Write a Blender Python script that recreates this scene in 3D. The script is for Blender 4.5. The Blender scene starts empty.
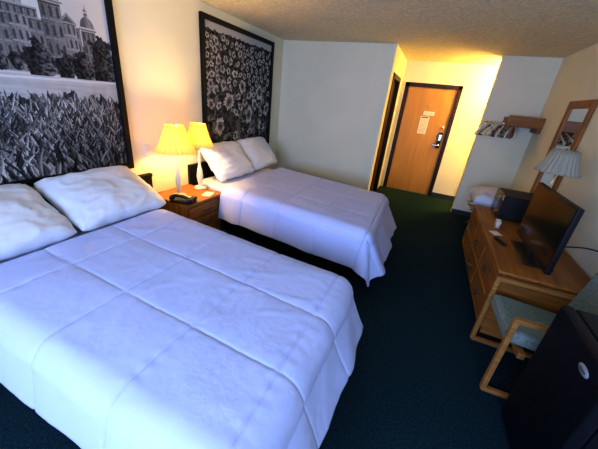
import bpy, bmesh, math, random
import numpy as np
from mathutils import Vector, Matrix, noise, Euler
random.seed(4); rng=np.random.default_rng(5)
SC=bpy.context.scene.collection
H=2.46; W=3.98; YA=4.93; XH=1.84; YD=6.47; YC=5.54; XC=3.27; YN=-1.7

# ---------------------------------------------------------------- materials
def mat(name,col,rough=.6,metal=0,bump=0,bscale=80,var=0,vscale=4,emis=None,estr=0,trans=0,coat=0,stretch=None,detail=4,spec=None,bdet=3):
    m=bpy.data.materials.new(name); m.use_nodes=True; nt=m.node_tree; b=nt.nodes['Principled BSDF']
    b.inputs['Roughness'].default_value=rough; b.inputs['Metallic'].default_value=metal
    b.inputs['Base Color'].default_value=(*col,1)
    if spec is not None: b.inputs['Specular IOR Level'].default_value=spec
    if coat: b.inputs['Coat Weight'].default_value=coat
    if emis: b.inputs['Emission Color'].default_value=(*emis,1); b.inputs['Emission Strength'].default_value=estr
    tc=nt.nodes.new('ShaderNodeTexCoord'); mp=nt.nodes.new('ShaderNodeMapping'); nt.links.new(tc.outputs['Object'],mp.inputs[0])
    if stretch: mp.inputs['Scale'].default_value=stretch
    if var:
        n=nt.nodes.new('ShaderNodeTexNoise'); n.inputs['Scale'].default_value=vscale; n.inputs['Detail'].default_value=detail
        nt.links.new(mp.outputs[0],n.inputs['Vector'])
        r=nt.nodes.new('ShaderNodeValToRGB'); r.color_ramp.elements[0].position=.3; r.color_ramp.elements[1].position=.7
        r.color_ramp.elements[0].color=(*[c*(1-var) for c in col],1); r.color_ramp.elements[1].color=(*[min(1,c*(1+var)) for c in col],1)
        nt.links.new(n.outputs[0],r.inputs[0]); nt.links.new(r.outputs[0],b.inputs['Base Color'])
    if bump:
        n2=nt.nodes.new('ShaderNodeTexNoise'); n2.inputs['Scale'].default_value=bscale; n2.inputs['Detail'].default_value=bdet
        nt.links.new(tc.outputs['Object'],n2.inputs['Vector'])
        bp=nt.nodes.new('ShaderNodeBump'); bp.inputs['Strength'].default_value=bump; bp.inputs['Distance'].default_value=.01
        nt.links.new(n2.outputs[0],bp.inputs['Height']); nt.links.new(bp.outputs[0],b.inputs['Normal'])
    if trans:
        tr=nt.nodes.new('ShaderNodeBsdfTranslucent'); tr.inputs[0].default_value=(*col,1)
        mx=nt.nodes.new('ShaderNodeMixShader'); mx.inputs[0].default_value=trans
        nt.links.new(b.outputs[0],mx.inputs[1]); nt.links.new(tr.outputs[0],mx.inputs[2])
        nt.links.new(mx.outputs[0],nt.nodes['Material Output'].inputs[0])
    return m
def wood(name,col,axis='X',rough=.45,var=.35,sc=1.0):
    st={'X':(1.2,14,14),'Y':(14,1.2,14),'Z':(14,14,1.2)}[axis]
    return mat(name,col,rough,var=var,vscale=2.2*sc,stretch=st,detail=6,spec=.3)
M={}
M['wall']=mat('wall_paint',(.82,.78,.58),.85,bump=.12,bscale=60,var=.03,vscale=2,spec=.2)
M['ceil']=mat('ceiling_texture',(.86,.74,.48),.95,bump=1,bscale=75,var=.16,vscale=38,spec=.1)
M['carpet']=mat('carpet',(.009,.030,.041),1,bump=.9,bscale=220,var=.45,vscale=75,spec=.1)
M['base']=mat('baseboard_vinyl',(.03,.035,.04),.6,var=.1)
oc=(.29,.115,.025)
M['oakX']=wood('oak_x',oc,'X'); M['oakY']=wood('oak_y',oc,'Y'); M['oakZ']=wood('oak_z',oc,'Z')
M['doorw']=wood('door_veneer',(.47,.235,.038),'Z',var=.10,sc=.6)
M['trim']=wood('dark_trim',(.022,.009,.004),'Z',rough=.5)
M['chairw']=wood('chair_oak',(.32,.145,.038),'X')
M['black']=mat('black_plastic',(.008,.008,.010),.45,var=.1,spec=.3)
M['frame']=mat('black_frame',(.006,.006,.007),.5,var=.1,spec=.2)
M['gloss']=mat('screen_glass',(.005,.006,.008),.15,var=.05)
M['blackfr']=mat('fridge_black',(.004,.005,.008),.45,bump=.12,bscale=400,var=.1,spec=.25)
M['chrome']=mat('chrome',(.75,.75,.75),.2,1,var=.03)
M['silver']=mat('silver_plastic',(.30,.32,.34),.35,.3,var=.03)
M['brass']=mat('brass',(.7,.5,.2),.25,1,var=.05)
M['white']=mat('white_plastic',(.80,.78,.68),.5,var=.03)
M['paper']=mat('paper',(.8,.76,.62),.8,var=.04,vscale=60)
M['ink']=mat('ink',(.06,.06,.07),.8,var=.05)
M['sheet']=mat('white_sheet',(.66,.70,.80),.85,bump=.25,bscale=14,var=.02,spec=.1)
M['comf']=mat('comforter_cotton',(.49,.56,.89),.8,bump=.2,bscale=30,var=.02,spec=.1,bdet=4)
M['pillow']=mat('pillow_cotton',(.70,.73,.80),.85,bump=.25,bscale=12,var=.02,spec=.1,bdet=5)
M['skirt']=mat('bed_base_fabric',(.010,.011,.018),.9,bump=.3,bscale=200,var=.2,spec=.1)
M['uph']=mat('chair_upholstery',(.19,.23,.20),.9,bump=.4,bscale=300,var=.2,vscale=60,spec=.1)
M['shade']=mat('lit_shade',(.90,.62,.17),.8,emis=(1,.62,.11),estr=.5,trans=.28,var=.03)
M['shadeoff']=mat('unlit_shade',(.46,.42,.31),.85,trans=.15,var=.03)
M['ceramic']=mat('lamp_base_ivory',(.72,.66,.52),.3,coat=.4,var=.03)
M['bulb']=mat('bulb',(1,.9,.7),.4,emis=(1,.7,.3),estr=6)
M['mirror']=mat('mirror_glass',(.8,.82,.82),.03,1,var=.01)
M['green']=mat('green_plastic',(.05,.16,.12),.5,var=.05)
M['metal']=mat('dark_metal',(.08,.08,.08),.4,.8,var=.1)
def vcol_mat(name):
    m=bpy.data.materials.new(name); m.use_nodes=True; nt=m.node_tree; b=nt.nodes['Principled BSDF']
    a=nt.nodes.new('ShaderNodeAttribute'); a.attribute_name='Col'
    nt.links.new(a.outputs['Color'],b.inputs['Base Color']); b.inputs['Roughness'].default_value=.85; b.inputs['Specular IOR Level'].default_value=.1; return m
M['print']=vcol_mat('photo_print')

# ---------------------------------------------------------------- mesh builder
class MB:
    def __init__(s): s.v=[]; s.f=[]; s.sm=[]
    def add(s,vs,fs,smooth=False):
        o=len(s.v); s.v+= [tuple(v) for v in vs]; s.f+=[tuple(i+o for i in f) for f in fs]; s.sm+=[smooth]*len(fs); return s
    def box(s,x0,x1,y0,y1,z0,z1,bev=.004,seg=2,rot=None,piv=None):
        bm=bmesh.new(); bmesh.ops.create_cube(bm,size=1)
        for v in bm.verts: v.co=Vector(((x0+x1)/2+v.co.x*(x1-x0),(y0+y1)/2+v.co.y*(y1-y0),(z0+z1)/2+v.co.z*(z1-z0)))
        bev=min(bev,.45*min(x1-x0,y1-y0,z1-z0))
        if bev>0: bmesh.ops.bevel(bm,geom=bm.edges[:],offset=bev,segments=seg,profile=.5,affect='EDGES')
        bm.verts.index_update(); vs=[v.co.copy() for v in bm.verts]
        if rot is not None:
            p=Vector(piv or ((x0+x1)/2,(y0+y1)/2,(z0+z1)/2)); vs=[p+rot@(v-p) for v in vs]
        fs=[[v.index for v in f.verts] for f in bm.faces]; bm.free(); return s.add(vs,fs,False)
    def lathe(s,prof,n=32,c=(0,0,0),axis='Z',cap=True):
        vs=[];fs=[]
        for r,z in prof:
            for i in range(n):
                a=2*math.pi*i/n; p=(r*math.cos(a),r*math.sin(a),z)
                if axis=='X': p=(p[2],p[0],p[1])
                if axis=='Y': p=(p[0],p[2],p[1])
                vs.append((p[0]+c[0],p[1]+c[1],p[2]+c[2]))
        k=len(prof)
        for j in range(k-1):
            for i in range(n):
                fs.append((j*n+i,j*n+(i+1)%n,(j+1)*n+(i+1)%n,(j+1)*n+i))
        if cap: fs.append(tuple(range(n))[::-1]); fs.append(tuple((k-1)*n+i for i in range(n)))
        return s.add(vs,fs,True)
    def tube(s,path,r,n=10,closed=False):
        P=[Vector(p) for p in path]; N=len(P); vs=[];fs=[]
        up=Vector((0,0,1)); prev=None
        for i in range(N):
            if closed: t=(P[(i+1)%N]-P[i-1]).normalized()
            else: t=(P[min(i+1,N-1)]-P[max(i-1,0)]).normalized()
            if prev is None:
                a=up if abs(t.z)<.9 else Vector((1,0,0)); u=t.cross(a).normalized()
            else: u=(prev-t*prev.dot(t)).normalized()
            prev=u; w=t.cross(u)
            rr=r[i] if isinstance(r,(list,tuple)) else r
            for j in range(n):
                a=2*math.pi*j/n; vs.append(P[i]+u*math.cos(a)*rr+w*math.sin(a)*rr)
        for i in range(N if closed else N-1):
            k=(i+1)%N
            for j in range(n): fs.append((i*n+j,i*n+(j+1)%n,k*n+(j+1)%n,k*n+j))
        if not closed: fs.append(tuple(range(n))[::-1]); fs.append(tuple((N-1)*n+j for j in range(n)))
        return s.add(vs,fs,True)
    def mesh(s,name):
        me=bpy.data.meshes.new(name); me.from_pydata(s.v,[],s.f); me.polygons.foreach_set('use_smooth',s.sm)
        bm=bmesh.new(); bm.from_mesh(me); bmesh.ops.recalc_face_normals(bm,faces=bm.faces); bm.to_mesh(me); bm.free(); me.update(); return me
def spline(pts,n=8):
    P=[Vector(p) for p in pts]; out=[]
    for i in range(len(P)-1):
        a=P[max(i-1,0)];b=P[i];c=P[i+1];d=P[min(i+2,len(P)-1)]
        for k in range(n):
            t=k/n; out.append(.5*((2*b)+(c-a)*t+(2*a-5*b+4*c-d)*t*t+(3*b-a-3*c+d)*t**3))
    out.append(P[-1]); return out
def thing(name,label,cat,loc=(0,0,0),rz=0,group=None):
    e=bpy.data.objects.new(name,None); e.empty_display_size=.1; SC.objects.link(e); e.location=loc; e.rotation_euler=(0,0,rz)
    e['label']=label; e['category']=cat
    if group: e['group']=group
    return e
def part(par,name,mb,m,label=None,loc=(0,0,0)):
    me=mb.mesh(name) if isinstance(mb,MB) else mb
    me.materials.append(M[m] if isinstance(m,str) else m)
    o=bpy.data.objects.new(name,me); SC.objects.link(o)
    if par: o.parent=par
    o.location=loc
    if label: o['label']=label
    return o
def struct(name,mb,m):
    o=part(None,name,mb,m); o['kind']='structure'; return o
def solo(name,mb,m,label,cat,loc=(0,0,0),rz=0):
    o=part(None,name,mb,m); o.location=loc; o.rotation_euler=(0,0,rz); o['label']=label; o['category']=cat; return o

# ---------------------------------------------------------------- room shell
struct('floor',MB().box(-.2,W+.2,YN-.2,YD+.2,-.1,0,0),'carpet')
struct('ceiling',MB().box(-.2,W+.2,YN-.2,YD+.2,H,H+.1,0),'ceil')
struct('wall_left',MB().box(-.15,0,YN-.15,YA+.15,0,H,0),'wall')
struct('wall_right',MB().box(W,W+.15,YN-.15,YD+.15,0,H,0),'wall')
struct('wall_bath',MB().box(-.15,XH,YA,YA+.12,0,H,0),'wall')
BD0,BD1,BDH=5.22,6.0,2.06
struct('wall_hall',MB().box(XH-.12,XH,YA+.12,BD0,0,H,0).box(XH-.12,XH,BD1,YD,0,H,0).box(XH-.12,XH,BD0,BD1,BDH,H,0),'wall')
struct('wall_far',MB().box(XH-.12,1.98,YD,YD+.15,0,H,0).box(2.85,W+.1,YD,YD+.15,0,H,0).box(1.98,2.85,YD,YD+.15,2.03,H,0),'wall')
struct('wall_closet',MB().box(XC,W,YC,YC+.12,0,H,0),'wall')
wx0,wx1,wz0,wz1=.9,3.5,.75,2.2
struct('wall_near',MB().box(-.15,wx0,YN-.15,YN,0,H,0).box(wx1,W+.15,YN-.15,YN,0,H,0).box(wx0,wx1,YN-.15,YN,0,wz0,0).box(wx0,wx1,YN-.15,YN,wz1,H,0),'wall')
wf=MB()
for a in (wx0,(wx0+wx1)/2-.025,wx1-.05): wf.box(a,a+.05,YN-.1,YN-.04,wz0,wz1,.003)
wf.box(wx0,wx1,YN-.1,YN-.04,wz0,wz0+.05,.003).box(wx0,wx1,YN-.1,YN-.04,wz1-.05,wz1,.003)
struct('window_1',wf,'white')
struct('baseboard_left',MB().box(0,.012,YN,YA,0,.09,.002),'base')
struct('baseboard_right',MB().box(W-.012,W,YN,YC,0,.09,.002),'base')
struct('baseboard_bath',MB().box(.012,XH,YA-.012,YA,0,.09,.002),'base')
struct('baseboard_closet',MB().box(XC,W-.012,YC-.012,YC,0,.09,.002),'base')
struct('baseboard_far',MB().box(2.92,W,YD-.012,YD,0,.09,.002),'base')
# entry door
struct('trim_1',MB().box(1.91,1.985,YD-.03,YD+.02,0,2.10,.004).box(2.845,2.92,YD-.03,YD+.02,0,2.10,.004).box(1.91,2.92,YD-.03,YD+.02,2.03,2.10,.004),'trim')
d=struct('door_1',MB().box(1.985,2.845,YD,YD+.045,.005,2.03,.003),'doorw')
lk=part(d,'door_lock',MB().box(2.735,2.805,YD-.03,YD,.97,1.27,.012),'black',label='black electronic door lock')
part(lk,'keypad',MB().box(2.75,2.79,YD-.035,YD-.028,1.12,1.23,.004),'chrome')
part(lk,'handle',MB().lathe([(.02,0),(.02,.05)],16,(2.77,YD-.08,1.03),'Y').box(2.66,2.785,YD-.085,YD-.065,1.02,1.04,.006),'chrome',label='brushed steel lever handle')
part(d,'deadbolt',MB().lathe([(.025,0),(.025,.02),(.0,.022)],20,(2.77,YD-.022,1.36),'Y'),'chrome')
part(d,'peephole',MB().lathe([(.012,0),(.012,.012)],16,(2.42,YD-.012,1.72),'Y'),'brass')
part(d,'threshold',MB().box(1.985,2.845,YD-.02,YD+.1,0,.012,.004),'metal')
# bathroom door
struct('trim_2',MB().box(XH-.13,XH+.015,BD0-.06,BD0+.015,0,BDH+.06,.004).box(XH-.13,XH+.015,BD1-.015,BD1+.06,0,BDH+.06,.004).box(XH-.13,XH+.015,BD0-.06,BD1+.06,BDH-.015,BDH+.06,.004),'trim')
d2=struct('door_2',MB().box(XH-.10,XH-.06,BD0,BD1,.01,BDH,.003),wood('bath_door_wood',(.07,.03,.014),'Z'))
part(d2,'handle',MB().lathe([(.008,0),(.008,.03),(.026,.035),(.026,.06),(.01,.066)],16,(XH-.06,BD0+.07,.98),'X'),'chrome')

def notice(x0,x1,z0,z1,label,lines=5,head=False):
    e=thing('door_notice',label,'notice',((x0+x1)/2,YD-.001,z0)); w=(x1-x0)/2; h=z1-z0
    part(e,'sheet',MB().box(-w,w,-.004,0,0,h,.0008,1),'paper')
    mb=MB()
    for i in range(lines):
        z=h-.02-(i+.5)*(h-.04)/lines
        mb.box(-w*.8,w*(.8-.3*random.random()),-.0052,-.004,z-.002,z+.002,0)
    if head: mb.box(-w*.8,w*.8,-.0052,-.004,h-.03,h-.012,0)
    part(e,'print',mb,'ink')
notice(2.36,2.56,1.55,1.62,'small white printed card on the entry door',2)
notice(2.33,2.49,1.20,1.53,'white printed notice sheet on the entry door',12,True)
def plate(loc,face,label,name='light_switch'):
    e=thing(name,label,'switch',loc,{'-Y':0,'-X':-math.pi/2,'+X':math.pi/2}[face])
    part(e,'plate',MB().box(-.04,.04,-.006,0,-.06,.06,.004),'white'); part(e,'toggle',MB().box(-.008,.008,-.014,-.004,-.014,.014,.003),'white')
plate((3.08,YD,1.14),'-Y','white light switch plate on the wall beside the door')
plate((0,2.10,.97),'+X','white switch plate on the wall behind the lamp')

# ---------------------------------------------------------------- pictures
def picture(name,label,y0,y1,z0,z1,fn,NX=300,NZ=280):
    e=thing(name,label,'picture',(0,(y0+y1)/2,z0)); w=(y1-y0)/2; h=z1-z0; t=.055
    part(e,'frame',MB().box(.0,.04,-w,-w+t,0,h,.004).box(0,.04,w-t,w,0,h,.004).box(0,.04,-w+t,w-t,0,t,.004).box(0,.04,-w+t,w-t,h-t,h,.004).box(0,.012,-w+t,w-t,t,h-t,0),'frame')
    s,tt=np.meshgrid(np.linspace(0,1,NX),np.linspace(0,1,NZ)); g=fn(s,tt)
    ys=-w+t+s*(2*w-2*t); zs=t+tt*(h-2*t)
    V=np.stack([np.full(s.size,.018),ys.ravel(),zs.ravel()],1)
    i=np.arange(NX*NZ).reshape(NZ,NX); F=np.stack([i[:-1,:-1],i[:-1,1:],i[1:,1:],i[1:,:-1]],-1).reshape(-1,4)
    me=bpy.data.meshes.new('print'); me.from_pydata(V.tolist(),[],F.tolist())
    ca=me.color_attributes.new('Col','FLOAT_COLOR','POINT'); g=np.clip(g,0,1).ravel()
    ca.data.foreach_set('color',np.stack([g,g*.98,g*.95,np.ones_like(g)],1).ravel().astype(np.float32))
    part(e,'print',me,'print',label='black-and-white photographic print')
def fnoise(s,t,fx,fy,seed):
    r=np.random.default_rng(seed); nx,ny=int(fx)+3,int(fy)+3; G=r.random((ny,nx))
    X=np.clip(s,0,1)*fx; Y=np.clip(t,0,1)*fy; xi=X.astype(int); yi=Y.astype(int); u=X-xi; v=Y-yi; u=u*u*(3-2*u); v=v*v*(3-2*v)
    return (G[yi,xi]*(1-u)+G[yi,xi+1]*u)*(1-v)+(G[yi+1,xi]*(1-u)+G[yi+1,xi+1]*u)*v
def win(s,t,x,z,L):
    NZ_,NX_=s.shape; a=max(0,int((z-L)*(NZ_-1))); b=min(NZ_,int((z+L)*(NZ_-1))+2); c=max(0,int((x-L)*(NX_-1))); d_=min(NX_,int((x+L)*(NX_-1))+2)
    return slice(a,b),slice(c,d_)
def capitol(s,t):
    g=.62+.10*t+.10*(fnoise(s,t,5,5,1)-.5)
    tex=.72+.56*fnoise(s,t,190,190,77)
    def rect(a,b,c,d,val,wn=None):
        m=(s>a)&(s<b)&(t>c)&(t<d); g[m]=(val*tex*(.7+.6*(s-a)/(b-a)))[m]
        if wn:
            nx,ny=wn; u=((s-a)/(b-a)*nx)%1; v=((t-c)/(d-c)*ny)%1
            wm=(np.abs(u-.5)<.19)&(v>.18)&(v<.62)|(((u-.5)**2+((v-.62)*1.1)**2)<.036)
            g[m&wm]=(.03+.05*tex)[m&wm]; g[m&(v<.07)]=val*1.6; g[m&(u<.07)]=val*.55; g[m&(u>.93)]=val*1.45
        g[m&(t>d-.007)]=val*1.9; g[m&(t<d-.007)&(t>d-.013)]=val*.4
    def dome(c,w,z,hh,val):
        m=((s-c)/w)**2+((t-z)/hh)**2<1; m&=t>z; k=np.clip((s-c)/w,-1,1); g[m]=(val*tex*(.45+.8*np.exp(-((k-.35)/.45)**2)))[m]
        g[m&(np.abs((((s-c)/w)*4)%1-.5)<.09)]=val*.5
    def turret(c,r,z0,z1,val=.2):
        rect(c-r,c+r,z0,z1,val,(3,4)); rect(c-r*1.25,c+r*1.25,z1,z1+.012,val*1.6)
        dome(c,r,z1+.012,r*1.5,.28); rect(c-r*.22,c+r*.22,z1+.01+r*1.4,z1+.02+r*1.9,.28); dome(c,r*.25,z1+.02+r*1.9,r*.4,.3); rect(c-r*.05,c+r*.05,z1+.02+r*2.2,z1+.02+r*2.8,.15)
    rect(.0,.93,.50,.655,.17,(30,3)); rect(.06,.85,.50,.735,.20,(25,4))
    for c in (.2,.38,.60,.80): rect(c-.035,c+.035,.50,.75,.26,(3,4)); m=(t>.745)&(t<.79)&(np.abs(s-c)<.042*(1-(t-.745)/.045)); g[m]=(.30*tex)[m]; m=(t>.75)&(t<.775)&(np.abs(s-c)<.026*(1-(t-.75)/.025)); g[m]=.12
    rect(.38,.68,.73,.775,.2,(13,1)); rect(.43,.63,.775,.85,.27,(15,1)); rect(.42,.64,.845,.86,.30); dome(.53,.10,.86,.105,.30); rect(.513,.547,.958,.985,.26)
    turret(.285,.048,.50,.81); turret(.735,.044,.50,.82); turret(.89,.034,.50,.73); turret(.12,.040,.50,.75)
    for c,w,h in ((.06,.08,.12),(.18,.05,.07),(.33,.05,.06),(.44,.05,.09),(.50,.03,.05),(.645,.06,.10),(.76,.05,.07),(.95,.09,.17),(.56,.03,.04),(.84,.045,.08)):
        n=fnoise(s,t,110,110,int(c*100)); n3=fnoise(s,t,34,34,int(c*100)+1); m=((s-c)/w)**2+((t-.54)/h)**2<.35+1.1*n3*(.6+.8*n); m&=t>.49; g[m]=(.015+.24*n*n*np.clip(.5+(s-c)/w,0.2,1.2))[m]
    lawn=t<.49; g[lawn]=(.50+.14*fnoise(s,t,8,90,9)-.25*(.49-t)/.15*fnoise(s,t,40,20,19))[lawn]
    m=(np.abs(t-.468-.015*s)<.005); g[m]=.75
    edge=.345+.05*fnoise(s,t*0,20,2,3)+.035*fnoise(s,t*0,80,2,4)+.02*fnoise(s,t*0,180,2,14); m=t<edge
    n=fnoise(s,t,40,22,5); n2=fnoise(s,t,170,90,6)
    gg=.01+.26*n2*n; g[m]=gg[m]
    r=np.random.default_rng(8); K=3000
    for k_ in range(K):
        x=r.random(); z=.37*(1-k_/K)-.05+.03*r.random(); L=(.03+r.random()*.08)*(1.5-z*2); k=(r.random()-.5)*1.7; bend=(r.random()-.5)*7; c=.025+.42*r.random()**2.5
        w_=win(s,t,x,z+L/2,L*1.5); S=s[w_]; T=t[w_]; G=g[w_]
        q=(T-z)/L; wd=.0046*np.clip(q*(1-q)*4,0,1)**.7*(1.7-z*3)
        xc=x+k*(T-z)*.6+bend*(T-z)**2; mm=(q>0)&(q<1)&(T<.43)&(np.abs(S-xc)<wd); G[mm]=(c*(.55+.9*(S>xc)))[mm]
    g*=np.where(t<edge,.40+1.3*fnoise(s,t,7,5,31),1)
    return g*.92
def sunflowers(s,t):
    n=fnoise(s,t,40,40,2); n2=fnoise(s,t,150,150,3); g=.01+.10*np.clip(n-.35,0,1)+.14*np.clip(n2-.45,0,1)
    r=np.random.default_rng(21)
    def leaf(n_,zmax,lmin,lmax,b=.26):
        for _ in range(n_):
            x=r.random();z=r.random()*zmax;a=r.random()*3.14;L=lmin+(lmax-lmin)*(1.1-z)*r.random()
            w_=win(s,t,x,z,L*1.1); S=s[w_];T=t[w_];G=g[w_];N2=n2[w_]
            dx=(S-x)*math.cos(a)+(T-z)*math.sin(a); dz=-(S-x)*math.sin(a)+(T-z)*math.cos(a)
            m=(np.abs(dx)<L)&(np.abs(dz)<L*.42*(1-(dx/L)**2)); G[m]=((.03+b*r.random()**1.8)*(.5+1.0*N2))[m]; G[m&(np.abs(dz)<.002)]=.03
    leaf(420,.93,.012,.07)
    fl=[]
    for x,z,R in ((.30,.42,.085),(.62,.30,.080),(.80,.52,.070),(.17,.20,.07),(.50,.56,.062),(.86,.18,.06),(.40,.10,.05)): fl.append((x,z,R))
    for _ in range(9000):
        x=r.random();z=.10+.82*r.random(); R=(.024+.055*(1-z)**1.1)*(.6+.55*r.random())
        if x<R*.5 or x>1-R*.5 or z>.89+.03*r.random(): continue
        if z<.32 and r.random()>.004: continue
        if all((x-a)**2+(z-b)**2>(1.0*(R+c))**2 for a,b,c in fl): fl.append((x,z,R))
    fl.sort(key=lambda q:-q[1])
    for x,z,R in fl:
        asp=.62+.38*r.random(); tl=(r.random()-.5)*2.4; br=.7+.3*r.random(); sq=.50+.12*r.random(); ox=R*.22*(r.random()-.5); oz=R*.3*(r.random()-.5)
        w_=win(s,t,x,z,R*1.35); S=s[w_];T=t[w_];G=g[w_];N=n[w_];N2=n2[w_]
        X=(S-x)*math.cos(tl)+(T-z)*math.sin(tl); Z=-(S-x)*math.sin(tl)+(T-z)*math.cos(tl); X=X/asp
        an=np.arctan2(Z,X); d=np.sqrt(X*X+Z*Z); ph=r.random()*6; npt=15+int(6*r.random())
        rad=R*(.88+.12*np.sin(an*2+ph*2)+.12*np.sin(an*5+ph))
        pw=np.abs(np.sin(an*npt/2+ph+.5*np.sin(an*3))); pw2=np.abs(np.sin(an*npt/2+ph+1.4))
        ring=np.clip((d/rad-sq)/(1-sq),0,1)
        m=(d<rad*1.0)&(pw2>ring*.85)&(d>R*sq*.6); G[m]=(br*(.34+.25*(1-ring)))[m]
        m=(d<rad*1.15)&(pw>.12+ring*.72)&(d>R*sq*.6); G[m]=(br*(1.0-.40*(1-ring)-.2*N2))[m]
        dc=np.sqrt((X-ox)**2+(Z-oz)**2); m=dc<R*sq*1.08; G[m]=(.05+.20*N2+.06*(dc/R))[m]; m=dc<R*sq*.55; G[m]=(.02+.09*N2)[m]
    leaf(40,.5,.012,.04)
    sky=t>.935+.025*n; g[sky]=.5
    return g*.95
picture('picture_frame','large black-framed black-and-white photo of a domed building beyond tall grasses',.28,1.91,.82,2.36,capitol,420,400)
picture('picture_frame.001','large black-framed black-and-white photo of a sunflower field',2.93,4.56,.82,2.36,sunflowers,420,400)

# ---------------------------------------------------------------- beds
def bil(q,u,v):
    nh,nf,ff,fh=q; return (nh*(1-u)+nf*u)*(1-v)+(fh*(1-u)+ff*u)*v
def slab(q,z0,z1,inset,r=.05,n=6):
    c=[Vector(p) for p in q]; ctr=sum(c,Vector((0,0)))/4; pts=[]
    for i in range(4):
        p=c[i]; a=(c[i-1]-p).normalized(); b=(c[(i+1)%4]-p).normalized(); p=p+(a+b)*inset
        for k in range(n+1):
            t=k/n; pts.append(p+a*r*(1-t)**2+b*r*t**2)
    mb=MB(); vs=[];fs=[]; N=len(pts); e=.03
    rings=[(z0,0.01),(z0+.01,0),(z1-e,0),(z1-e*.3,e*.3),(z1,e)]
    for z,ins in rings:
        for p in pts:
            q2=p+(ctr-p).normalized()*ins*1.2; vs.append((q2.x,q2.y,z))
    for j in range(len(rings)-1):
        for i in range(N): fs.append((j*N+i,j*N+(i+1)%N,(j+1)*N+(i+1)%N,(j+1)*N+i))
    fs.append(tuple(range(N))); fs.append(tuple((len(rings)-1)*N+i for i in range(N)))
    return mb.add(vs,fs,True)
def comforter(name,label,q,L,Wd,z,a0,dn,df,dfoot,seed,flare_s=.2,flare_f=.42,step=.010,qa=.46,qb=.42,oa=.1,ob=.1):
    q=[Vector(p) for p in q]; ul=((q[1]-q[0])+(q[2]-q[3])).normalized(); uw=((q[3]-q[0])+(q[2]-q[1])).normalized()
    A=np.arange(a0,L+dfoot+1e-6,step); Bv=np.arange(-dn,Wd+df+1e-6,step); vs=[]; r=.10
    for a in A:
        for b in Bv:
            ea=max(0,a-L); eb=-b if b<0 else max(0,b-Wd); sg=-1 if b<0 else 1
            p=bil(q,min(a,L)/L,min(max(b,0),Wd)/Wd)
            e=(ea**3+eb**3)**(1/3); en=math.hypot(ea,eb)
            dv=(ul*ea+uw*(sg*eb))/en if en>0 else Vector((0,0))
            flare=(flare_f*ea+flare_s*eb)/(ea+eb) if en>0 else 0
            if e<r*math.pi/2: th=e/r; out=r*math.sin(th); dn_=r*(1-math.cos(th))
            else:
                th=math.pi/2; k=e-r*math.pi/2; out=r+k*flare; dn_=r+k*math.sqrt(1-flare*flare)
            tang=a if eb>ea else b
            ph=noise.noise(Vector((a*1.1,b*1.1,seed)))*2.5
            w=min(1,max(0,dn_-.05)/.3)
            fold=.013*math.sin(tang*8+ph*2+seed)+.007*math.sin(tang*17+ph*3)
            if ea>0 and eb>0: fold+=.022*math.sin(math.atan2(eb,ea)*6+seed)*min(1,min(ea,eb)/.1)
            out+=fold*w
            wa=.008*noise.noise(Vector((a*3.5,b*3.5,seed))); wb=.008*noise.noise(Vector((a*3.5,b*3.5,seed+11)))
            da=abs(abs(((a+oa)/qa+.5)%1-.5)*qa+wa); db=abs(abs(((b+ob)/qb+.5)%1-.5)*qb+wb)
            n=-.0075*math.exp(-(da/.010)**2)-.0040*math.exp(-(db/.008)**2)+.0032*min(1,da/.06)**.7*min(1,db/.06)**.7
            n+=.0016*math.sin(b*80+ph*4)*math.exp(-(da/.04)**2)*(.4+abs(ph)*.4)+.0018*math.sin(a*80+ph*4)*math.exp(-(db/.04)**2)*(.4+abs(ph)*.4)
            P=Vector((a*1.6,b*1.6,seed*3.1)); n+=.008*noise.noise(P)+.003*noise.noise(P*3.1)
            q1=noise.noise(Vector((a*2.3+b*2.0,b*4.5-a*1.5,seed+7))); q2=noise.noise(Vector((a*7,b*4,seed+9)))
            n+=.0042*max(0,1-abs(q1)*4.5)*(.4+q2)+.0024*max(0,1-abs(q2)*4)*(.5+q1)
            cz=math.cos(th) if th<math.pi/2 else 0.1; so=math.sin(th)
            zz=z-dn_+n*max(cz,0); xy=p+dv*(out+n*so)
            if a<a0+.03: zz-=.02*(1-(a-a0)/.03)
            vs.append((xy.x,xy.y,max(zz,.03)))
    na,nb=len(A),len(Bv); fs=[(i*nb+j,(i+1)*nb+j,(i+1)*nb+j+1,i*nb+j+1) for i in range(na-1) for j in range(nb-1)]
    o=solo(name,MB().add(vs,fs,True),'comf',label,'comforter')
    me=o.data
    if me.polygons[len(me.polygons)//2].normal.z<0: me.flip_normals()
    s=o.modifiers.new('thick','SOLIDIFY'); s.thickness=.020; s.offset=1
    return o
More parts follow.
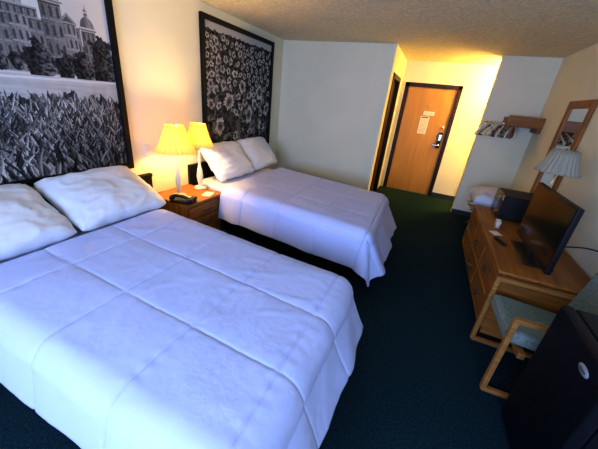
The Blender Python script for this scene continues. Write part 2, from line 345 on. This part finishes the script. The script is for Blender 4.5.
def pillow_mesh(lx,ly,T,seed,N=48):
    vs=[];fs=[]
    def P(u,v,s):
        k=1-.055*(abs(u)**5)*(abs(v)**5)
        px=u*(lx/2)*(1-.035*(1-v*v))*k; py=v*(ly/2)*(1-.05*(1-u*u))*k
        cx=max(0,1-abs(u)**2.6); cy=max(0,1-abs(v)**2.6); t=T/2*(cx*cy)**.42
        nn=noise.noise(Vector((u*1.6,v*1.6,seed+s)))*.022
        q1=noise.noise(Vector((u*2.2+v,v*3.5,seed+2))); q2=noise.noise(Vector((u*4,v*4-u*2,seed+4)))
        nn+=.010*max(0,1-abs(q1)*5)+.006*max(0,1-abs(q2)*5)
        px+=.012*noise.noise(Vector((v*3,u,seed+5))); py+=.014*noise.noise(Vector((u*3,v,seed+8)))
        return (px,py,s*t+nn*min(1,t/(T*.2))*s)
    for s in (1,-1):
        o=len(vs)
        for i in range(N+1):
            for j in range(N+1):
                u=math.sin((i/N-.5)*math.pi); v=math.sin((j/N-.5)*math.pi); vs.append(P(u,v,s))
        for i in range(N):
            for j in range(N): fs.append((o+i*(N+1)+j,o+(i+1)*(N+1)+j,o+(i+1)*(N+1)+j+1,o+i*(N+1)+j+1))
    m=MB().add(vs,fs,True).mesh('pillow'); bm=bmesh.new(); bm.from_mesh(m); bmesh.ops.remove_doubles(bm,verts=bm.verts,dist=.0005); bmesh.ops.recalc_face_normals(bm,faces=bm.faces); bm.to_mesh(m); bm.free(); return m
def pillow(c,tilt,yaw,label,seed,group,lx=.70,ly=.50,T=.19,roll=0):
    me=pillow_mesh(lx,ly,T,seed); me.materials.append(M['pillow'])
    o=bpy.data.objects.new('pillow',me); SC.objects.link(o)
    base=Matrix(((0,-1,0),(1,0,0),(0,0,1)))
    o.matrix_world=Matrix.Translation(c)@(Matrix.Rotation(yaw,4,'Z')@Matrix.Rotation(tilt,4,'Y')@Matrix.Rotation(roll,4,'X')@base.to_4x4())
    o['label']=label; o['category']='pillow'; o['group']=group
def bed(nm,lab,q,ztop):
    qv=[Vector(p) for p in q]; c=sum(qv,Vector((0,0)))/4; loc=(c.x,c.y,0); ql=[p-c for p in qv]
    e=thing(nm,lab,'bed',loc)
    part(e,'bed_base',slab(ql,0,.30,.05,.04),'skirt',label='black bed base')
    part(e,'mattress',slab(ql,.305,ztop,.0,.07),'sheet',label='mattress in a white fitted sheet')
    return e
Q1=[(.10,.48),(2.31,.44),(2.31,1.50),(.10,1.68)]
Q2=[(.10,2.68),(2.26,2.42),(2.22,3.62),(.10,3.98)]
bed('bed','double bed with white bedding and black base beside the nightstand',Q1,.555)
bed('bed.001','double bed with white bedding and black base near the bathroom wall',Q2,.555)
comforter('comforter','white box-quilted comforter covering the bed under the building photo',Q1,2.21,1.14,.587,.50,.36,.36,.38,1.3,flare_f=.46)
comforter('comforter.001','white box-quilted comforter covering the bed under the sunflower photo',Q2,2.14,1.26,.587,.50,.40,.40,.46,7.7,flare_f=.5)
def headboard(nm,y0,y1,lab):
    e=thing(nm,lab,'headboard',(0,(y0+y1)/2,.3)); w=(y1-y0)/2
    part(e,'panel',MB().box(.0,.035,-w,w,0,.41,.006),'frame'); part(e,'top_rail',MB().box(.0,.05,-w,w,.40,.435,.008),'frame')
headboard('headboard',.15,2.10,'low black panel headboard on the wall under the building photo')
headboard('headboard.001',2.64,4.5,'low black panel headboard on the wall under the sunflower photo')
t=math.radians
pillow(Vector((.335,.66,.735)),t(25),t(1),'white pillow leaning at the head of the bed',2,'bed pillows',ly=.58,lx=.75,T=.22)
pillow(Vector((.335,1.415,.735)),t(25),t(-1),'white plump pillow beside the nightstand',5,'bed pillows',ly=.58,lx=.75,T=.22)
pillow(Vector((.28,3.08,.78)),t(48),t(-2),'white pillow leaning against the headboard beside the nightstand',9,'bed pillows',ly=.52,lx=.73,T=.21)
pillow(Vector((.26,3.83,.78)),t(48),t(1),'white pillow leaning against the headboard near the bathroom wall',14,'bed pillows',ly=.52,lx=.73,T=.21)

# ---------------------------------------------------------------- nightstand
NZ=.52
ns=thing('nightstand','oak nightstand with drawers between the two beds','nightstand',(0.06,2.02,0))
part(ns,'body',MB().box(0,.50,0.01,.55,.06,NZ-.03,.004).box(.02,.46,.03,.53,0,.06,.002),'oakZ')
part(ns,'top',MB().box(0,.53,0,.56,NZ-.03,NZ,.008,3),'oakY')
for i,(z0,z1) in enumerate(((.34,.47),(.20,.33),(.075,.19))):
    dr=part(ns,'drawer',MB().box(.50,.518,.03,.53,z0,z1,.005),'oakY')
    part(dr,'handle',MB().tube(spline([(.518,.22,(z0+z1)/2),(.54,.23,(z0+z1)/2-.005),(.545,.28,(z0+z1)/2-.008),(.54,.33,(z0+z1)/2-.005),(.518,.34,(z0+z1)/2)],5),.005,8),'metal')
# lamps
def lamp(nm,lab,loc,baseprof,bcol,shade=(.075,.145,.20),zs=.50,lit=True,scol='shade'):
    e=thing(nm,lab,'lamp',loc)
    part(e,'base',MB().lathe(baseprof,32),bcol)
    part(e,'pole',MB().lathe([(.006,.0),(.006,zs+.10)],12,(0,0,.12)),'brass')
    rt,rb,h=shade; N=192; vs=[];fs=[]
    for rr,z in ((rb,zs),(rb*.76+rt*.24,zs+h*.15),(rb*.45+rt*.55,zs+h*.42),(rb*.18+rt*.82,zs+h*.72),(rt,zs+h)):
        for i in range(N):
            a=2*math.pi*i/N; k=1+.03*math.cos(a*24); vs.append((rr*k*math.cos(a),rr*k*math.sin(a),z))
    for j in range(4):
        for i in range(N): fs.append((j*N+i,j*N+(i+1)%N,(j+1)*N+(i+1)%N,(j+1)*N+i))
    s=part(e,'lamp_shade',MB().add(vs,fs,True),scol)
    md=s.modifiers.new('t','SOLIDIFY'); md.thickness=.002
    for rr,z in ((rb,zs+.001),(rt,zs+h)):
        part(e,'shade_ring',MB().tube([(rr*math.cos(a),rr*math.sin(a),z) for a in [2*math.pi*i/40 for i in range(40)]],.003,6,True),scol)
    part(e,'finial',MB().lathe([(.002,0),(.008,.01),(.002,.025)],12,(0,0,zs+h-.002)).tube([(-rt,0,zs+h),(rt,0,zs+h)],.0018,6),'brass')
    part(e,'bulb',MB().lathe([(.012,0),(.014,.02),(.028,.055),(.024,.085),(.004,.10)],16,(0,0,zs+.02)),'bulb' if lit else 'white')
    if lit:
        l=bpy.data.lights.new('bulb_light','POINT'); l.energy=21; l.color=(1,.65,.25); l.shadow_soft_size=.04
        lo=bpy.data.objects.new('bulb_light',l); SC.objects.link(lo); lo.parent=e; lo.location=(0,0,zs+h*.55)
    return e
ivory=[(.06,0),(.075,.01),(.07,.025),(.022,.04),(.016,.07),(.022,.12),(.026,.19),(.018,.27),(.012,.32),(.010,.44)]
vase=[(.065,0),(.075,.01),(.065,.025),(.02,.045),(.03,.09),(.038,.15),(.028,.22),(.014,.28),(.018,.33),(.012,.44)]
lamp('table_lamp','lit table lamp with ivory base and cream shade on nightstand',(.33,2.17,NZ),ivory,'ceramic',shade=(.09,.195,.25),zs=.48)
lamp('table_lamp.001','lit table lamp with curved pale base on nightstand',(.29,2.535,NZ),vase,'ceramic',shade=(.08,.16,.23),zs=.50)
ph=thing('telephone','black desk telephone with corded handset on the nightstand','telephone',(.48,2.08,NZ+.004),math.radians(12))
part(ph,'body',MB().box(-.10,.10,-.09,.10,0.006,.040,.01,3,rot=Matrix.Rotation(math.radians(-4),3,'Y')),'black')
part(ph,'handset',MB().tube(spline([(-.10,-.05,.055),(-.05,-.05,.075),(.05,-.05,.072),(.10,-.05,.05)],6),.016,12).lathe([(.028,0),(.030,.02),(.02,.035)],16,(-.095,-.05,.03)).lathe([(.028,0),(.030,.02),(.02,.035)],16,(.095,-.05,.026)),'black')
for i in range(4):
    for j in range(3): part(ph,'key',MB().box(-.03+i*.022,-.015+i*.022,.0+j*.024,.016+j*.024,.040,.048,.002),'white')
part(ph,'cord',MB().tube([( .10+.012*math.cos(k*.9)+k*.0002,-.05+ k*.0012,.014+.008*math.sin(k*.9)) for k in range(80)],.0025,6),'black')
solo('notepad',MB().box(-.05,.05,-.07,.07,0,.008,.002),'paper','small white notepad on the nightstand','notepad',(.50,2.42,NZ),.3)

# ---------------------------------------------------------------- dresser
DZ=.60; DX=3.33; DY0,DY1=2.28,4.10
dr=thing('dresser','long low oak dresser with drawers against the wall','dresser',(DX,DY0,0)); L=DY1-DY0; Dd=W-.02-DX
part(dr,'body',MB().box(.02,Dd,0.01,L-.01,.07,DZ-.03,.004).box(.05,Dd-.02,.04,L-.04,0,.07,.002),'oakX')
part(dr,'top',MB().box(-.01,Dd,0,L,DZ-.03,DZ,.008,3),'oakY')
for c in range(3):
    for r_ in range(2):
        y0=.03+c*(L-.06)/3+.009; y1=.03+(c+1)*(L-.06)/3-.009; z0=.09+r_*.24; z1=z0+.222
        dd=part(dr,'drawer',MB().box(-.002,.02,y0,y1,z0,z1,.006),'oakY')
        ym=(y0+y1)/2; part(dd,'handle',MB().tube(spline([(0,ym-.06,(z0+z1)/2),(-.022,ym-.05,(z0+z1)/2-.004),(-.028,ym,(z0+z1)/2-.007),(-.022,ym+.05,(z0+z1)/2-.004),(0,ym+.06,(z0+z1)/2)],5),.007,8),'metal')
tv=thing('television','black flat-screen television standing on the dresser','television',(3.59,2.75,DZ),math.radians(0))
TW,TH=.85,.50
part(tv,'body',MB().box(0,.035,-TW/2,TW/2,.04,.04+TH,.006).box(.03,.06,-.25,.25,.10,.40,.012),'black')
part(tv,'screen',MB().box(-.003,.001,-TW/2+.014,TW/2-.014,.065,.04+TH-.014,.001),'gloss')
part(tv,'stand',MB().box(-.08,.12,-.24,.24,0,.014,.006,3).box(.005,.04,-.05,.05,.01,.10,.006),'black')
solo('power_cable',MB().tube(spline([(3.66,2.52,.80),(3.80,2.44,.86),(3.90,2.36,.84),(3.972,2.34,.68),(3.972,2.33,.45),(3.972,2.26,.30)],10),.005,8),'black','black power cable hanging behind the television','cable')
mw=thing('microwave','small black microwave oven on the dresser','microwave',(3.50,3.62,DZ),0)
part(mw,'body',MB().box(.012,.36,0,.44,.012,.27,.008),'black')
for x in (.03,.3):
    for y in (.03,.38): part(mw,'foot',MB().box(x,x+.03,y,y+.03,0,.014,.002),'black')
mdoor=part(mw,'door',MB().box(0,.014,.115,.44,.014,.268,.004),'gloss')
part(mdoor,'handle',MB().box(-.025,-.012,.13,.145,.05,.24,.004).box(-.02,.002,.13,.145,.05,.065,.002).box(-.02,.002,.13,.145,.225,.24,.002),'chrome')
cp=part(mw,'control_panel',MB().box(0,.014,0,.112,.014,.268,.004),'black')
for i in range(3):
    for j in range(4): part(cp,'button',MB().box(-.003,.001,.02+i*.027,.04+i*.027,.05+j*.033,.07+j*.033,.001),'metal')
part(cp,'display',MB().box(-.002,.001,.02,.095,.21,.24,.001),'chrome')
lamp('table_lamp.002','unlit table lamp with wide off-white shade on the dresser',(3.74,3.36,DZ),ivory,'ceramic',shade=(.10,.17,.20),zs=.62,lit=False,scol='shadeoff')
def cup(loc,lab):
    solo('cup',MB().lathe([(.020,0),(.026,.06),(.028,.062),(.025,.058),(.019,.006),(.001,.005)],20),'paper',lab,'cup',loc)['group']='cups on the dresser'
cup((3.47,3.40,DZ),'white paper cup on the dresser'); cup((3.46,3.32,DZ),'white paper cup on the dresser')
solo('remote_control',MB().box(-.02,.02,-.08,.08,0,.018,.006,3),'black','black remote control lying on the dresser','remote control',(3.42,2.90,DZ),.3)
solo('card',MB().box(-.04,.04,-.05,.05,0,.003,.001),'paper','white folded card lying on the dresser','card',(3.42,3.12,DZ),.4)

# mirror
mi=thing('mirror','oak-framed wall mirror above the dresser','mirror',(W,3.86,.64)); mw_,mh=.66,1.24; f=.08
part(mi,'frame',MB().box(-.03,0,0,f,0,mh,.008).box(-.03,0,mw_-f,mw_,0,mh,.008).box(-.03,0,f,mw_-f,0,f,.008).box(-.03,0,f,mw_-f,mh-f,mh,.008),'oakZ')
part(mi,'glass',MB().box(-.012,0,f,mw_-f,f,mh-f,0),'mirror')

# clothes rack
cr=thing('clothes_rack','chunky oak wall-mounted hat shelf with a hanging rod','clothes rack',(3.55,YC,1.60)); cw=W-3.55
part(cr,'shelf',MB().box(.0,cw,-.34,-.0,.03,.06,.004).box(0,cw,-.37,-.33,-.06,.085,.008),'oakX')
part(cr,'bracket',MB().box(.0,.05,-.35,0,-.12,.03,.012),'oakY'); part(cr,'bracket',MB().box(cw-.05,cw,-.35,0,-.12,.03,.012),'oakY')
part(cr,'rod',MB().tube([(-.27,-.22,-.035),(cw-.01,-.22,-.035)],.012,12),'chrome')
def hanger_mb():
    mb=MB(); w=.215
    mb.tube(spline([(0,0,-.04),(-.10*1.2,0,-.10),(-w,0,-.165),(-w+.01,0,-.185),(0,0,-.185),(w-.01,0,-.185),(w,0,-.165),(.12,0,-.10),(0,0,-.04)],5),.011,8)
    return mb
hk=MB().tube([(0,0,-.045),(0,0,-.02)]+[(.017*math.cos(a),0,-.0+.017*math.sin(a)) for a in [math.radians(-80+i*20) for i in range(14)]],.003,6)
cols=['white','green','white','white','metal','white','green','white','oakX','white']
for i in range(10):
    x=3.32+i*.045; rz=math.radians(55+i*2.5)
    e=thing('clothes_hanger','%s clothes hanger hanging from the rod'%({'green':'green plastic','white':'white plastic','metal':'dark','oakX':'wooden'}[cols[i]]),'hanger',(x,YC-.225,1.568),rz,'clothes hangers on the rod')
    part(e,'frame',hanger_mb(),cols[i]); part(e,'hook',hk.mesh('hook'),'chrome')

# luggage rack with pillow
lr=thing('luggage_rack','folding luggage rack with metal legs near the closet wall','luggage rack',(3.36,4.34,0))
for y in (.06,.62):
    part(lr,'leg',MB().tube([(.0,y-.015,0),(.50,y-.015,.42)],.012,10),'chrome'); part(lr,'leg',MB().tube([(.50,y+.015,0),(.0,y+.015,.42)],.012,10),'chrome')
for x in (0,.50): part(lr,'rail',MB().tube([(x,.0,.42),(x,.68,.42)],.012,10),'chrome')
for y in (.1,.34,.58): part(lr,'strap',MB().box(0,.5,y-.025,y+.025,.430,.434,.001),'black')
bl=pillow_mesh(.72,.56,.27,33); bl.materials.append(M['sheet'])
o=bpy.data.objects.new('spare_pillow',bl); SC.objects.link(o); o.location=(3.63,4.68,.575); o.rotation_euler=(0,0,math.pi/2)
o['label']='white spare pillow resting on the luggage rack'; o['category']='pillow'

# ---------------------------------------------------------------- chair
def loopmesh(w,h,t,th,r=.05,n=6,y=0):
    def rr(x0,x1,z0,z1,r):
        P=[]
        for cx,cz,a0 in ((x1-r,z0+r,-90),(x1-r,z1-r,0),(x0+r,z1-r,90),(x0+r,z0+r,180)):
            for k in range(n+1):
                a=math.radians(a0+90*k/n); P.append((cx+r*math.cos(a),cz+r*math.sin(a)))
        return P
    o=rr(0,w,0,h,r); i=rr(t,w-t,t,h-t,max(r-t,.012)); N=len(o); vs=[]
    for P,yy in ((o,y-th/2),(o,y+th/2),(i,y+th/2),(i,y-th/2)): vs+=[(p[0],yy,p[1]) for p in P]
    fs=[]
    for a,b in ((0,1),(1,2),(2,3),(3,0)):
        for k in range(N): fs.append((a*N+k,a*N+(k+1)%N,b*N+(k+1)%N,b*N+k))
    return MB().add(vs,fs,False)
ch=thing('armchair','oak sled-arm chair with grey-green upholstery beside the dresser','chair',(3.31,1.70,0),math.radians(2))
for y in (0.02,.50):
    o=part(ch,'arm_frame',loopmesh(.50,.59,.030,.032,r=.022,y=y),'chairw',label='oak loop arm and leg frame')
    b=o.modifiers.new('b','BEVEL'); b.width=.004; b.segments=2; b.limit_method='ANGLE'
part(ch,'seat',MB().box(.01,.48,.045,.475,.37,.46,.03,4,rot=Matrix.Rotation(math.radians(4),3,'Y')),'uph')
part(ch,'backrest',MB().box(.41,.49,.045,.475,.44,.88,.03,4,rot=Matrix.Rotation(math.radians(9),3,'Y'),piv=(.46,.26,.44)),'uph')
for x in (.10,.42): part(ch,'stretcher',MB().box(x,x+.04,.02,.50,.32,.36,.004),'chairw')

# ---------------------------------------------------------------- fridge
fr=thing('mini_fridge','black mini refrigerator with an oval badge beside the chair','refrigerator',(3.40,1.10,0))
part(fr,'body',MB().box(.055,.52,.005,.485,.02,.82,.01),'blackfr')
for x in (.08,.45):
    for y in (.03,.42): part(fr,'foot',MB().box(x,x+.04,y,y+.04,0,.022,.002),'black')
fd=part(fr,'door',MB().box(0,.05,0,.49,.035,.825,.014,3),'blackfr')
bd=part(fd,'badge',MB().lathe([(.0001,-.004),(.036,-.004),(.040,.0)],40,(0,0,0),'X',cap=False),'silver',label='oval silver badge')
bd.scale=(1,1,.5); bd.location=(-.0,.14,.735)
part(bd,'badge_inlay',MB().box(-.0055,-.003,-.024,.024,-.008,.008,.001),'ink')

# ---------------------------------------------------------------- ceiling light in the entry alcove
cl=thing('ceiling_light','round flush-mount ceiling light in the entry alcove','light fixture',(3.62,6.05,H))
part(cl,'base',MB().lathe([(.15,0),(.15,-.02),(.13,-.025)],32),'brass')
part(cl,'diffuser',MB().lathe([(.13,-.02),(.14,-.05),(.11,-.085),(.05,-.10),(.001,-.103)],32),mat('lit_diffuser',(.9,.8,.6),.5,emis=(1,.62,.22),estr=6))
l=bpy.data.lights.new('alcove_light','POINT'); l.energy=72; l.color=(1,.64,.17); l.shadow_soft_size=.15
lo=bpy.data.objects.new('alcove_light',l); SC.objects.link(lo); lo.parent=cl; lo.location=(0,0,-.25)

# ---------------------------------------------------------------- daylight
w=bpy.data.worlds.new('World'); bpy.context.scene.world=w; w.use_nodes=True
w.node_tree.nodes['Background'].inputs[0].default_value=(.35,.52,1,1); w.node_tree.nodes['Background'].inputs[1].default_value=1.0
a=bpy.data.lights.new('window_daylight','AREA'); a.shape='RECTANGLE'; a.size=2.5; a.size_y=1.4; a.energy=150; a.color=(.38,.53,1)
ao=bpy.data.objects.new('window_daylight',a); SC.objects.link(ao); ao.location=(2.2,YN-.2,1.48); ao.rotation_euler=(math.radians(88),0,0)
vs_=bpy.context.scene.view_settings; vs_.view_transform='Standard'
try: vs_.look='Medium High Contrast'
except Exception: pass
vs_.exposure=.18

# ---------------------------------------------------------------- camera
yaw,pit,rol=[math.radians(v) for v in (22.04,23.76,6.17)]; f=285.6
F=Vector((-math.sin(yaw)*math.cos(pit),math.cos(yaw)*math.cos(pit),-math.sin(pit))); R=Vector((math.cos(yaw),math.sin(yaw),0)); D=F.cross(R)
R2=R*math.cos(rol)-D*math.sin(rol); D2=F.cross(R2)
cam=bpy.data.cameras.new('camera'); co=bpy.data.objects.new('camera',cam); SC.objects.link(co)
mw4=Matrix.Identity(4)
for i in range(3): mw4[i][0]=R2[i]; mw4[i][1]=-D2[i]; mw4[i][2]=-F[i]
mw4[0][3]=2.62; mw4[1][3]=0; mw4[2][3]=1.61
co.matrix_world=mw4; cam.sensor_width=36; cam.sensor_fit='HORIZONTAL'; cam.lens=f/598*36; cam.clip_start=.02
bpy.context.scene.camera=co
